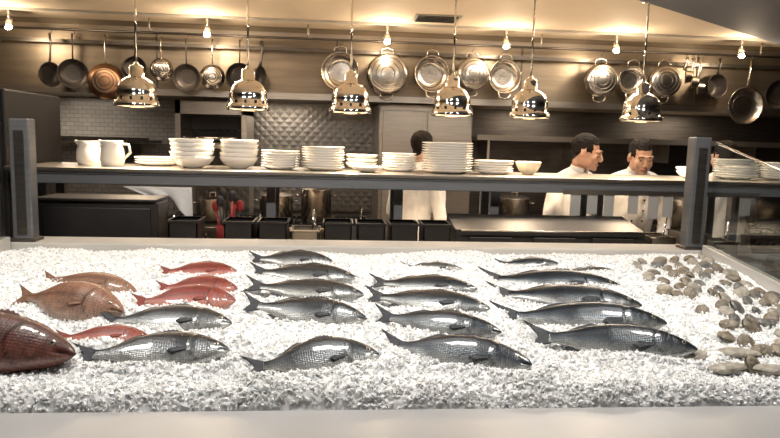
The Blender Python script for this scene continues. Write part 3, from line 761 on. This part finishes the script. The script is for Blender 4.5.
    for j in range(nv+1):
        for i in range(nu):
            a=2*math.pi*i/nu; fr=-math.sin(a); sd=abs(math.cos(a))
            if fr>0: thmax=rad(58+ 24*max(0,sd-.58)/.42)
            else: thmax=rad(82+36*min(1,-fr*1.4))
            th=thmax*j/nv
            d=Vector((math.sin(th)*math.cos(a),math.sin(th)*math.sin(a),math.cos(th)))
            edge=1-(j/nv)**3
            th_=-.006+.015*edge+.005*noise.noise(Vector((d.x*12,d.y*12,d.z*12)))
            vs.append((d.x*(.0725+th_),.018+d.y*(.0905+th_),.030+d.z*(.0825+th_)))
    for j in range(nv):
        for i in range(nu): i2=(i+1)%nu; fs.append((j*nu+i,(j+1)*nu+i,(j+1)*nu+i2,j*nu+i2))
    fb.add(vs,fs,HAIR,True)
    for s in (-1,1):
        fb.ell((s*.030,-.0760,.003),(.0125,.010,.0080),EYEW,u=12,v=8); fb.ell((s*.030,-.0847,.001),(.0052,.003,.0052),EYEB,u=10,v=6)
        fb.ell((s*.030,-.0775,.0075),(.0145,.0105,.0062),skin,u=12,v=8)
        fb.tube([(s*.014,-.093,.026),(s*.030,-.0925,.030),(s*.047,-.082,.026)],[.003,.0035,.002],HAIR,seg=6)
    fo=fb.obj('hair_eyes_brows')
    HM=T(*headoff)@RZ(headyaw)@RX(headpitch)
    for q in (head,fo): q.parent=root; q.matrix_parent_inverse=Matrix(); q.matrix_local=HM
    return root
std=[((-.175,-.04,1.385),(-.235,-.02,1.12),(-.11,-.24,1.03)),((.175,-.04,1.385),(.235,-.02,1.12),(.11,-.24,1.03))]
person('chef',1.96,4.14,-4,0,18,(0,-.115,1.575),SKIN2,std)
lft=[((-.175,-.04,1.385),(-.25,-.05,1.12),(-.14,-.26,1.03)),((.175,-.04,1.385),(.22,-.06,1.12),(.05,-.27,1.04))]
person('chef',1.545,4.16,30,30,14,(.005,-.12,1.595),SKIN,lft)
bk=[((-.175,-.04,1.385),(-.23,-.03,1.12),(-.13,-.22,1.05)),((.175,-.04,1.385),(.23,-.03,1.12),(.13,-.22,1.05))]
person('chef',.54,4.42,130,0,12,(0,-.09,1.59),SKIN2,bk)
person('chef',2.78,4.35,-170,0,10,(0,-.09,1.58),SKIN2,bk)
# ------------------------------------------------------------------ lights
def area(name,loc,size,sy,e,col,rot=(0,0,0)):
    L=bpy.data.lights.new(name,'AREA'); L.shape='RECTANGLE'; L.size=size; L.size_y=sy; L.energy=e; L.color=col
    o=bpy.data.objects.new(name,L); scene.collection.objects.link(o); o.location=loc; o.rotation_euler=[rad(a) for a in rot]; return o
for i,x in enumerate((-1.0,.15,1.3)): area('case_downlight',(x,1.72,2.33),.35,.15,16,(1,.94,.86),(4,0,0))
area('kitchen_ceiling_light',(-1.2,4.1,2.38),1.2,.25,12,(1,.82,.62)); area('kitchen_ceiling_light',(1.7,3.95,2.38),1.2,.25,17,(1,.87,.72))
for x in (-2.2,-.5,1.8,3.2): area('hood_light',(x,5.4,1.89),.5,.2,7,(1,.84,.66))
w=bpy.data.worlds.new('World'); scene.world=w; w.use_nodes=True; w.node_tree.nodes['Background'].inputs[0].default_value=(1,.85,.7,1); w.node_tree.nodes['Background'].inputs[1].default_value=.05
# ------------------------------------------------------------------ camera
cam=bpy.data.objects.new('camera',bpy.data.cameras.new('camera')); scene.collection.objects.link(cam)
cam.data.lens=30; cam.data.sensor_width=36; cam.data.clip_start=.05
R=Matrix.Rotation(-rad(5.0),3,'Z')@Matrix.Rotation(math.pi/2-rad(6.93),3,'X')@Matrix.Rotation(rad(1.5),3,'Z')
cam.matrix_world=T(0,0,1.6)@R.to_4x4(); scene.camera=cam
scene.view_settings.view_transform='Standard'
